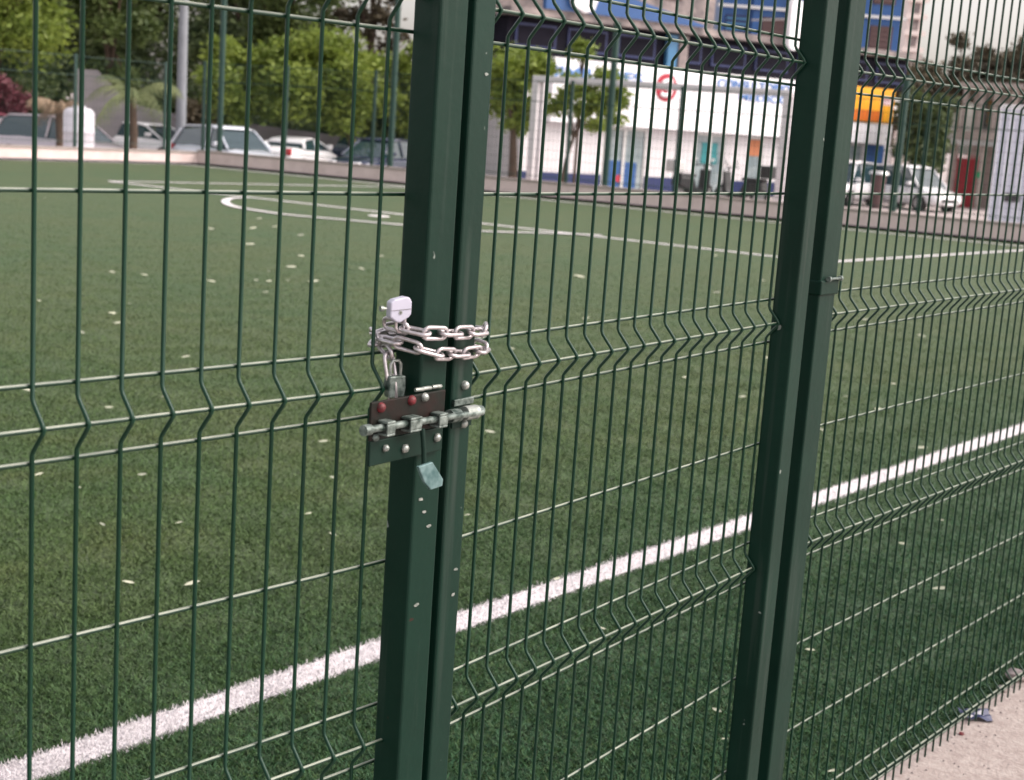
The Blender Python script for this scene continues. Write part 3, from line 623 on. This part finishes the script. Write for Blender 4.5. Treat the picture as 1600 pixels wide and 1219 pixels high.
# small street things beside the shop
# ------------------------------------------------------------------ blue tower and pale tower behind
def tower(name, x0, x1, Y, z1, rz, m, label, wins):
    a = at(x0, 100, Y); b = at(x1, 100, Y); w = (b-a).length
    r = empty(name, (a.x, Y, -.7), rz, label, 'building'); MB().box(0, w, 0, 9, 0, z1+.7).obj('wall', M[m], r)
    wins(r, w); return r
def w_blue(r, w):
    for i in range(5):
        for fz in range(6):
            z = 6.5+fz*3.0; x = .3+i*w/5
            f = MB().box(x, x+w/5-.7, -.06, -.002, z, z+1.9).obj('window', M['brown' if (i+fz) % 3 else 'navy'], r)
            s_ = MB()
            for k in range(7): s_.box(x+.05, x+w/5-.75, -.10, -.061, z+.1+k*.26, z+.22+k*.26)
            s_.obj('louvre', M['brown' if (i+fz) % 3 else 'bluel'], f)
    for i in range(1, 5): MB().box(i*w/5-.25, i*w/5+.1, -.2, -.002, 0, 24).obj('pilaster', M['beige' if i == 2 else 'blue'], r)
    for fz in range(6): MB().box(-.2, w+.2, -.35, -.205, 5.75+fz*3, 5.9+fz*3).obj('floor_slab', M['alu'], r)
tower('office_tower', 1118, 1408, 78, 24, .10, 'blue', 'blue office block with brown louvred windows rising behind the pharmacy', w_blue)
def w_pale(r, w):
    for fz in range(30):
        MB().box(-.3, w+.3, -.5, -.002, 2.0+fz*1.6, 2.45+fz*1.6).obj('balcony_slab', M['slab'], r)
        MB().box(.4, w-.4, -.1, -.002, 2.5+fz*1.6, 3.5+fz*1.6).obj('window_band', M['ledge'], r)
tower('apartment_tower', 1410, 1434, 150, 48, 0, 'slab', 'pale high-rise with stacked balconies beside the blue office block', w_pale)

# beige two-storey house with red gate
hA = at(1476, 322, 62); hB = at(1562, 330, 60)
HS = empty('beige_house', (hA.x, hA.y, -.7), math.atan2(hB.y-hA.y, hB.x-hA.x), 'beige two-storey building with red gate and balcony ledge, by the pale kiosk', 'house')
hw = (hB-hA).length + 1.5
MB().box(0, hw, 1.2, 7, 0, 4.9).obj('wall', M['beige'], HS)
MB().box(-.1, hw, 0, 1.2, 2.55, 2.75).obj('balcony_slab', M['alu'], HS)
MB().box(0, hw, 0, .12, 2.76, 3.1).obj('parapet', M['beige'], HS)
MB().box(-.2, hw, .3, 7, 4.9, 5.1).obj('roof_slab', M['beige'], HS)
for x in (0.05, .85, 1.5, 2.35): MB().box(x, x+.16, .3, .5, 2.76, 4.9).obj('column', M['beige'], HS)
for x in (.35, 1.75): wv = MB().box(x, x+.65, 1.14, 1.199, 3.3, 4.5).obj('window', M['ledge'], HS); MB().box(x+.06, x+.59, 1.12, 1.139, 3.36, 4.44).obj('pane', M['glass'], wv)
for x in (-.02, 1.30): MB().box(x, x+.14, .1, .3, 0, 2.55).obj('column', M['beige'], HS)
MB().box(.16, 1.28, .25, .30, 0, 2.0).obj('gate', M['gate'], HS)
for k in range(9): MB().box(.18+k*.125, .21+k*.125, .22, .249, 0, 2.15).obj('gate_bar', M['gate'], HS)
MB().box(1.5, 2.2, 1.13, 1.199, 0, 2.3).obj('door', M['brown'], HS)
MB().box(1.30, 1.44, .05, .099, 1.25, 1.5).obj('notice', M['sigreen'], HS)
# pale corrugated kiosk at the right edge
kA = at(1541, 345, 42); KS = empty('kiosk', (kA.x, kA.y, -.7), -.30, 'tall pale blue-white corrugated kiosk at the right edge beyond the wall', 'kiosk')
MB().box(.02, 4.0, .06, 3, 0, 3.55).obj('kiosk_body', M['box'], KS)
for k in range(32): MB().box(k*.125+.02, k*.125+.085, 0, .059, .05, 3.55).obj('cladding_rib', M['box'], KS)
MB().box(-.02, 4.05, -.04, 3.05, 3.551, 3.66).obj('roof_edge', M['fascia'], KS)
for x in (.40, .95):
    g = MB().box(x, x+.42, -.03, -.001, .98, 1.22).obj('vent', M['gwall'], KS)
    for k in range(3): MB().box(x+.02, x+.40, -.045, -.031, 1.0+k*.08, 1.04+k*.08).obj('vent_slat', M['dark'], g)

# ------------------------------------------------------------------ left background: grey wall, lamp pole, tank
gA = at(118, 222, 50); gB = at(310, 232, 52); gw_ = empty('boundary_wall', (gA.x, gA.y, -.7), math.atan2(gB.y-gA.y, gB.x-gA.x), 'grey rendered wall behind the palm, higher at its left end', 'wall')
gl = (gB-gA).length
MB().prism([(0, 0), (gl+6, 0), (gl+6, 1.25), (gl*.72, 1.75), (gl*.42, 2.0), (.7, 3.0), (0, 3.0)], 0, .3).obj('wall_body', M['gwall'], gw_)
pA = at(282, 215, 47); lpz = empty('lamp_pole', (pA.x, pA.y, -.7), 0, 'tall grey pole standing behind the silver car, in front of the trees', 'pole')
MB().cyl((0, 0, 0), (0, 0, 9.5), .17, 14, r2=.11).obj('pole_shaft', M['pole'], lpz)
MB().tube([(0, 0, 9.4), (.5, -.3, 9.8), (1.3, -.6, 9.9)], .05, 8).obj('lamp_arm', M['pole'], lpz); MB().box(1.2, 1.9, -.75, -.5, 9.84, 9.98).obj('lamp_head', M['pole'], lpz, bevel=.03)
tA = at(123, 228, 37.5); tk = empty('water_tank', (tA.x, tA.y, -.7), 0, 'white cylindrical tank standing just behind the low wall on the left', 'tank')
tb = MB(); rs = [(.36, 0), (.38, .05), (.38, .55), (.39, .57), (.38, .59), (.38, 1.25), (.39, 1.27), (.38, 1.29), (.38, 1.72), (.35, 1.80), (.26, 1.86)]
tb.tube([(0, 0, z) for r, z in rs], [r for r, z in rs], 28); tb.obj('tank_shell', M['tank'], tk); MB().cyl((0, 0, 1.861), (0, 0, 1.92), .17, 18).obj('tank_lid', M['tank'], tk, bevel=.01)
for x, y, Y, hh, rr in ((1368, 326, 53, 1.45, .28),):
    a = gnd(x, y, -.7); e = empty('litter_bin', (a.x, a.y, -.7), 0, 'dark tapered litter bin with pale lid between the two white vehicles', 'bin')
    MB().cyl((0, 0, 0), (0, 0, hh-.2), rr*.72, 12, r2=rr).obj('bin_body', M['brown'], e); MB().cyl((0, 0, hh-.199), (0, 0, hh-.08), rr*1.35, 12, r2=rr*1.1).obj('bin_lid', M['alu'], e)

# ------------------------------------------------------------------ cars
def car(name, loc, rz, paint, label, hatch=True, L=4.2, Wd=1.74, H=1.47, wag=False):
    """nose towards +x of the car frame"""
    r = empty(name, loc, rz, label, 'car')
    hl = L/2
    # lower body loft: x, half width, z bottom, z top
    st = [(-hl, .62, .42, .70), (-hl+.06, .76, .32, .82), (-hl+.35, .84, .24, .96), (-hl*.45, Wd/2, .20, .95), (0, Wd/2, .19, .93), (hl*.40, Wd/2, .20, .92), (hl*.62, Wd/2-.03, .22, .86), (hl-.25, .78, .24, .74), (hl-.05, .70, .30, .64), (hl, .58, .38, .56)]
    vs = []; n = 12
    for x, w, z0, z1 in st:
        zm = (z0+z1)/2; hh = (z1-z0)/2
        for k in range(n):
            t = 2*PI*(k+.5)/n; cx_, sn = math.cos(t), math.sin(t); e = .45
            vs.append((x, w*math.copysign(abs(cx_)**e, cx_), zm+hh*math.copysign(abs(sn)**e, sn)))
    fs = [(i*n+k, i*n+(k+1) % n, (i+1)*n+(k+1) % n, (i+1)*n+k) for i in range(len(st)-1) for k in range(n)]
    fs += [tuple(range(n)), tuple(range((len(st)-1)*n, len(st)*n))]
    body = MB().add(vs, fs, 0, True).obj('body', paint, r)
    # cabin: glass hull with painted roof and pillars
    xr = -hl+.12 if hatch else -hl*.55
    prof = [(xr, .90), (xr+.30, H-.16), (xr+.55, H-.04), (-.05, H), (.42, H-.07), (hl*.55, .88)]
    wid = [.76, .64, .60, .60, .61, .74]
    v2 = []
    for (x, z), w in zip(prof, wid): v2 += [(x, w, z), (x, -w, z)]
    base = [(prof[0][0], .78, .86), (prof[0][0], -.78, .86), (prof[-1][0], .76, .84), (prof[-1][0], -.76, .84)]
    m_ = len(prof); vv = v2 + base; ff = [(2*i, 2*i+1, 2*i+3, 2*i+2) for i in range(m_-1)]
    ff += [tuple(2*i for i in range(m_)) + (2*m_+2, 2*m_), tuple(2*i+1 for i in range(m_)) + (2*m_+3, 2*m_+1), (0, 2*m_, 2*m_+1, 1), (2*m_-2, 2*m_-1, 2*m_+3, 2*m_+2)]
    MB().add(vv, ff).obj('windows', M['cargl'], r, bevel=.02)
    rf = MB()
    pr = [(xr+.27, .655, H-.17), (xr+.52, .62, H-.035), (-.05, .62, H+.012), (.44, .63, H-.06)]
    vs3 = []
    for x, w, z in pr: vs3 += [(x, w, z), (x, w-.1, z+.03), (x, -w+.1, z+.03), (x, -w, z)]
    rf.add(vs3, [(4*i+k, 4*i+k+1, 4*i+5+k, 4*i+4+k) for i in range(3) for k in range(3)], 0, True)
    o = rf.obj('roof', paint, r); so = o.modifiers.new('t', 'SOLIDIFY'); so.thickness = .03; so.offset = 1
    for s in (-1, 1):
        MB().tube([(.44, s*.63, H-.06), (hl*.55+.02, s*.76, .87)], .035, 6).obj('pillar', paint, r)
        MB().tube([(.02, s*.63, H-.03), (-.02, s*.78, .90)], .030, 6).obj('pillar', paint, r)
        MB().tube([(xr+.30, s*.655, H-.15), (xr+.02, s*.79, .90)], .06, 6).obj('pillar', paint, r)
        MB().box(.62, .80, s*.80-.0 if s > 0 else -.98, .98 if s > 0 else -.80, .93, 1.06).obj('mirror', paint, r, bevel=.03)
        MB().box(hl-.16, hl-.01, s*.48-.14, s*.48+.14, .58, .70).obj('headlight', M['lampw'], r, bevel=.03)
        MB().box(-hl-.01, -hl+.14, s*.62-.14, s*.62+.12, .70, .92).obj('tail_light', M['lampr'], r, bevel=.02)
        for x in (-hl*.60, hl*.62):
            w_ = empty('wheel', (x, s*(Wd/2-.10), .31)); w_.parent = r
            MB().tube([(0, -.10, 0), (0, .10, 0)], .31, 20).obj('tyre', M['tyre'], w_, bevel=.03)
            MB().tube([(0, -.11, 0), (0, .11, 0)], .19, 16).obj('rim', M['rim'], w_)
    MB().box(hl-.05, hl+.012, -.42, .42, .38, .50).obj('grille', M['black'], r, bevel=.01); MB().box(hl-.02, hl+.025, -.24, .24, .30, .37).obj('number_plate', M['fascia'], r)
    MB().box(-hl-.02, -hl+.03, -.26, .26, .56, .68).obj('number_plate', M['fascia'], r)
    return r
ZS = -.7
def cg(x, Y): p = at(x, 250, Y); return (p.x, Y, ZS)
car('parked_car', cg(356, 45.5), -.80, M['carsil'], 'silver-blue hatchback facing right, parked behind the low wall left of the gate')
car('parked_car', cg(232, 51), -.45, M['carwht'], 'white small car mostly hidden behind the palm and low wall', H=1.30)
car('parked_car', cg(100, 43.5), -.38, M['cargrey'], 'pale mauve-grey car parked behind the white tank, seen on both sides of it', H=1.48, L=4.3)
car('parked_car', cg(-22, 45), -.5, M['carred'], 'dark maroon car cut by the left edge under the red shrub', H=1.42)
car('parked_car', cg(462, 49.5), 1.30, M['carwht'], 'white car showing its rear with a red tail lamp, right of the silver hatchback', hatch=False, H=1.20)
car('parked_car', cg(556, 55), -.2, M['cardark'], 'dark car in shade behind the wall, left of the brown trunk', H=1.25)
car('parked_car', cg(598, 47.5), -2.1, M['cardark'], 'dark blue car next to the tubes of the gate, right of the brown trunk', H=1.40)
car('parked_car', cg(1428, 56), -1.0, M['carwht'], 'white sport utility car facing right on the street before the green trees', H=1.58, L=3.9, Wd=1.72)
car('parked_car', cg(1322, 56), -2.2, M['carwht'], 'white car half hidden by the fence post, left of the litter bin', H=1.60, L=3.8)

def scooter(loc, rz, col, label, helmet=False):
    r = empty('motor_scooter', loc, rz, label, 'motorcycle')
    for x in (-.55, .62):
        w = empty('wheel', (x, 0, .27)); w.parent = r
        MB().tube([(.23*math.cos(t), 0, .23*math.sin(t)) for t in [k*2*PI/20 for k in range(20)]], .045, 8, closed=True).obj('tyre', M['tyre'], w); MB().tube([(0, -.03, 0), (0, .03, 0)], .17, 12).obj('rim', M['rim'], w)
    MB().prism([(-.75, .45), (-.70, .72), (-.15, .70), (0, .38), (.30, .30), (.42, .42), (.50, .95), (.58, .93), (.55, .30), (.35, .20), (-.1, .20), (-.35, .32)], -.17, .17).obj('body', col, r, bevel=.04)
    MB().box(-.72, -.02, -.15, .15, .705, .80).obj('seat', M['black'], r, bevel=.04)
    MB().tube([(.62, 0, .30), (.50, 0, .95), (.46, 0, 1.05)], .03, 8).obj('fork', M['black'], r)
    MB().tube([(.36, -.34, 1.04), (.47, -.12, 1.06), (.47, .12, 1.06), (.36, .34, 1.04)], .018, 6).obj('handlebar', M['black'], r)
    MB().box(.50, .62, -.10, .10, .85, 1.02).obj('headlight', M['lampw'], r, bevel=.03)
    for s in (-1, 1): MB().tube([(.42, s*.2, 1.05), (.40, s*.28, 1.22)], .012, 5).obj('mirror_stalk', M['black'], r); MB().tube([(.40, s*.28, 1.19), (.41, s*.28, 1.27)], .05, 8).obj('mirror', M['alu'], r)
    MB().box(-1.0, -.62, -.2, .2, .82, 1.18).obj('top_box', M['black' if helmet else 'alu'], r, bevel=.04)
    r.scale = (1.18, 1.35, 1.16); return r
p = at(1082, 290, 50.3); scooter((p.x, 50.3, -.7), .75, M['black'], 'dark scooter with grey box parked by the glass door with the teal poster')
p = at(1160, 290, 50.0); scooter((p.x, 50.0, -.7), 2.5, M['black'], 'black scooter with white mirror parked in front of the orange poster', True)

# ------------------------------------------------------------------ trees
def leaf_cloud(name, clumps, n, size, m, parent, flat=.0):
    """clumps: list of (centre, radius xyz); leaves are small quads spread around the shells"""
    cs = np.array([list(c[0]) for c in clumps], float); rs = np.array([list(c[1]) for c in clumps], float)
    n = int(n*1.9); size *= .70
    vol = (rs[:, 0]*rs[:, 1]*rs[:, 2])**.67; idx = rng.choice(len(cs), n, p=vol/vol.sum())
    d = rng.normal(size=(n, 3)); d /= np.linalg.norm(d, axis=1)[:, None]
    rad = rng.random(n)**.5*(1+.34*rng.normal(size=n)); p = cs[idx] + d*rs[idx]*rad[:, None]
    a = rng.normal(size=(n, 3)); a[:, 2] *= .6; a /= np.linalg.norm(a, axis=1)[:, None]; b = np.cross(a, rng.normal(size=(n, 3))); b /= np.linalg.norm(b, axis=1)[:, None]
    s = (size*rng.uniform(.45, 1.9, n))[:, None]; w = s*.45
    v = np.stack([p-a*s, p+b*w, p+a*s, p-b*w], 1).reshape(-1, 3)
    me = bpy.data.meshes.new(name); me.vertices.add(4*n); me.vertices.foreach_set('co', v.ravel()); me.loops.add(4*n); me.loops.foreach_set('vertex_index', np.arange(4*n, dtype=np.int32))
    me.polygons.add(n); me.polygons.foreach_set('loop_start', np.arange(0, 4*n, 4, dtype=np.int32)); me.polygons.foreach_set('loop_total', np.full(n, 4, dtype=np.int32)); me.update()
    return link(name, me, m, parent)
def tree(name, px, Y, pxw, ytop, ybot, m, label, n=9000, size=.13, trunk=.16, ncl=26, sparse=1.0, base=ZS, dp=None, cat='tree', group=None, lean=0.0, limbs=7, tpx=None):
    """crown fills photo columns px+-pxw and rows ytop..ybot at distance Y; everything is built round the trunk"""
    c = at(px, (ytop+ybot)/2, Y); k = Y/F; rx = pxw*k; rz = (ybot-ytop)/2*k; ry = dp or rx*.9
    tp = at(tpx, 250, Y).x if tpx else c.x
    r = empty(name, (tp, Y, base), 0, label, cat, group); cc = Vector((c.x-tp, 0, c.z-base))
    cl = []
    for i in range(ncl):
        d = Vector((random.gauss(0, 1), random.gauss(0, 1), random.gauss(0, 1))).normalized(); q = random.uniform(.35, 1.0)
        ce = cc + Vector((d.x*rx*q, d.y*ry*q, d.z*rz*q)); rr = random.uniform(.16, .36)*sparse
        cl.append((ce, (rx*rr+.15, ry*rr+.15, min(rx, rz)*rr*.8+.12)))
    leaf_cloud('crown', cl, n, size, m, r)
    tr = MB(); top = cc + Vector((0, 0, rz*.3)); fork = Vector((cc.x*.35, 0, max(.4, (cc.z-rz)*.85)))
    tr.tube(catmull([(0, 0, 0), (fork.x*.3+lean, 0, fork.z*.5), fork, cc*.5+fork*.5, top], 4), [trunk*(1.15-.9*i/16) for i in range(17)], 8)
    for i in range(limbs):
        t = random.choice(cl)[0]; s_ = fork.lerp(cc, random.uniform(0, .6)); mid = s_.lerp(t, .5)+Vector((0, 0, rz*.12))
        tr.tube(catmull([s_, mid, t], 4), [trunk*.5*(1-.1*j) for j in range(9)], 5)
    tr.obj('trunk', M['bark'], r); return r
# far backdrop trees, left
tree('tree', -40, 66, 170, -230, 235, L_drk, 'tall dark tree at the far left, behind the yellow-green crown', 16000, .20, .3, 40)
tree('tree', 190, 68, 150, -240, 205, L_drk, 'big dark tree behind the palm and the grey wall', 16000, .20, .3, 40)
tree('tree', 395, 64, 120, -200, 225, L_drk, 'dark tree behind the tall grey pole and silver car', 14000, .18, .3, 36)
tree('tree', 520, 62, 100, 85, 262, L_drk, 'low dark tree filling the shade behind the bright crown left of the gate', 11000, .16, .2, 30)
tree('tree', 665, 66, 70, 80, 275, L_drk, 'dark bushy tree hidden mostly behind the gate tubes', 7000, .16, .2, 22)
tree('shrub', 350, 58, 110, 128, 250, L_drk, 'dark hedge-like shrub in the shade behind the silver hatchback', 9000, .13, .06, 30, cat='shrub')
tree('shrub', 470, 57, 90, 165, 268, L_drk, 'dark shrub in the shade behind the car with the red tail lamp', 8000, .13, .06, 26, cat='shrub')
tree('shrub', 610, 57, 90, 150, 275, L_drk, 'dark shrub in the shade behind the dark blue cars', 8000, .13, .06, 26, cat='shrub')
# near crowns, left
tree('tree', 30, 50, 125, -190, 118, L_yel, 'yellow-green tree above the red shrub at the top left', 12000, .13, .2, 34, tpx=-40)
tree('tree', 172, 54, 75, -170, 128, L_mid, 'mid-green tree with pale blossoms above the palm', 8000, .13, .2, 24)
tree('tree', 375, 50, 62, 62, 205, L_yel, 'yellow-green round tree right of the grey pole', 8500, .12, .16, 24)
tree('tree', 520, 51, 105, 62, 200, L_yel, 'broad bright green tree with brown trunk left of the chained gate', 14000, .12, .18, 34, tpx=562)
tree('tree', 455, 56, 75, -150, 92, L_mid, 'tall mid-green tree top above the bright crowns', 8000, .15, .2, 22)
tree('tree', 585, 60, 62, -90, 78, L_brn, 'sparse brownish tree top with sky showing through', 1900, .15, .2, 22, sparse=.75)
tree('tree', 650, 52, 45, 70, 205, L_yel, 'green tree crown partly behind the gate tubes', 5000, .12, .14, 16)
# between the gate and the shop
tree('tree', 800, 47, 52, 66, 192, L_yel, 'bright green tree with bare branching trunk left of the goal post', 6500, .12, .16, 20, tpx=803, limbs=14)
tree('tree', 925, 46, 72, 108, 205, L_yel, 'thin leafy young tree growing in front of the pharmacy fascia', 2100, .12, .07, 22, sparse=.62, tpx=878, limbs=10)
tree('tree', 912, 47.5, 22, 66, 92, L_yel, 'small green treetop showing against the dark upper storey', 500, .11, .05, 6)
# right
tree('tree', 1440, 60, 48, 140, 285, L_drk, 'dark green tree behind the white sport utility car', 8000, .14, .16, 26)
for i, (px, Y, w_, yt, yb, n_, lb) in enumerate(((1505, 105, 30, 48, 175, 2300, 'thin pointed tree standing above the distant tree line'), (1450, 112, 45, 88, 190, 4500, 'distant dull tree left of the pointed one, by the pale tower'), (1555, 100, 45, 72, 190, 5500, 'distant dull tree over the beige house'), (1625, 98, 60, 58, 200, 7000, 'distant dull tree at the right edge of the frame'), (1400, 108, 40, 100, 200, 3500, 'distant dark tree just right of the yellow sign'))):
    tree('tree', px, Y, w_, yt, yb, L_brn, lb, n_, .22, .2, 24)
tree('shrub', 5, 46, 30, 108, 225, L_red, 'maroon-leaved shrub at the left edge above the parked cars', 5000, .09, .08, 18, cat='shrub')
tree('shrub', 300, 49, 34, 148, 212, L_brn, 'brownish shrub at the foot of the grey pole', 1800, .08, .05, 12, cat='shrub')
tree('shrub', 70, 52, 70, 105, 232, L_drk, 'dark green shrub behind the mauve-grey car', 6000, .11, .08, 22, cat='shrub')
def palm(px, py, Y, m, label, nfr, Lf, droop, up, hgt=None):
    c = at(px, py, Y); r = empty('palm', (c.x, Y, ZS), 0, label, 'palm'); h = c.z-ZS
    MB().tube([(0, 0, 0), (.06, 0, h*.5), (0, 0, h)], [.15, .12, .10], 10).obj('trunk', M['bark'], r)
    for i in range(nfr):
        a = 2*PI*i/nfr+random.uniform(-.2, .2); l = Lf*random.uniform(.75, 1.1); e = up*random.uniform(.4, 1.3); dr = droop*random.uniform(.7, 1.3)
        sp_ = [Vector((math.cos(a)*l*t*(1-.12*t), math.sin(a)*l*t*(1-.12*t), h + e*l*t - dr*l*t*t)) for t in [k/12 for k in range(13)]]
        f = MB(); f.tube(sp_, [.022*(1-.07*k) for k in range(13)], 4)
        for k in range(1, 13):
            for q in range(2):
                b0 = sp_[k-1].lerp(sp_[k], q/2+random.uniform(-.1, .1)); tt = (sp_[k]-sp_[k-1]).normalized(); sd_ = tt.cross(Vector((0, 0, 1))).normalized(); ll = Lf*.36*math.sin(PI*min(1, (k/12)*.9+.08))+.05
                for s in (-1, 1):
                    e_ = b0 + sd_*s*ll*.75 + tt*ll*.5 - Vector((0, 0, ll*random.uniform(.35, .8)))
                    f.add([b0 - tt*.018, b0 + tt*.022, e_], [(0, 1, 2)])
        f.obj('frond', m, r)
palm(207, 152, 43, L_plm, 'green palm with drooping fronds in front of the grey wall', 10, 1.75, 1.05, .85)
palm(92, 172, 41.5, L_dry, 'dry brown palm with wilted fronds behind the white tank', 12, 1.15, 1.15, .9)
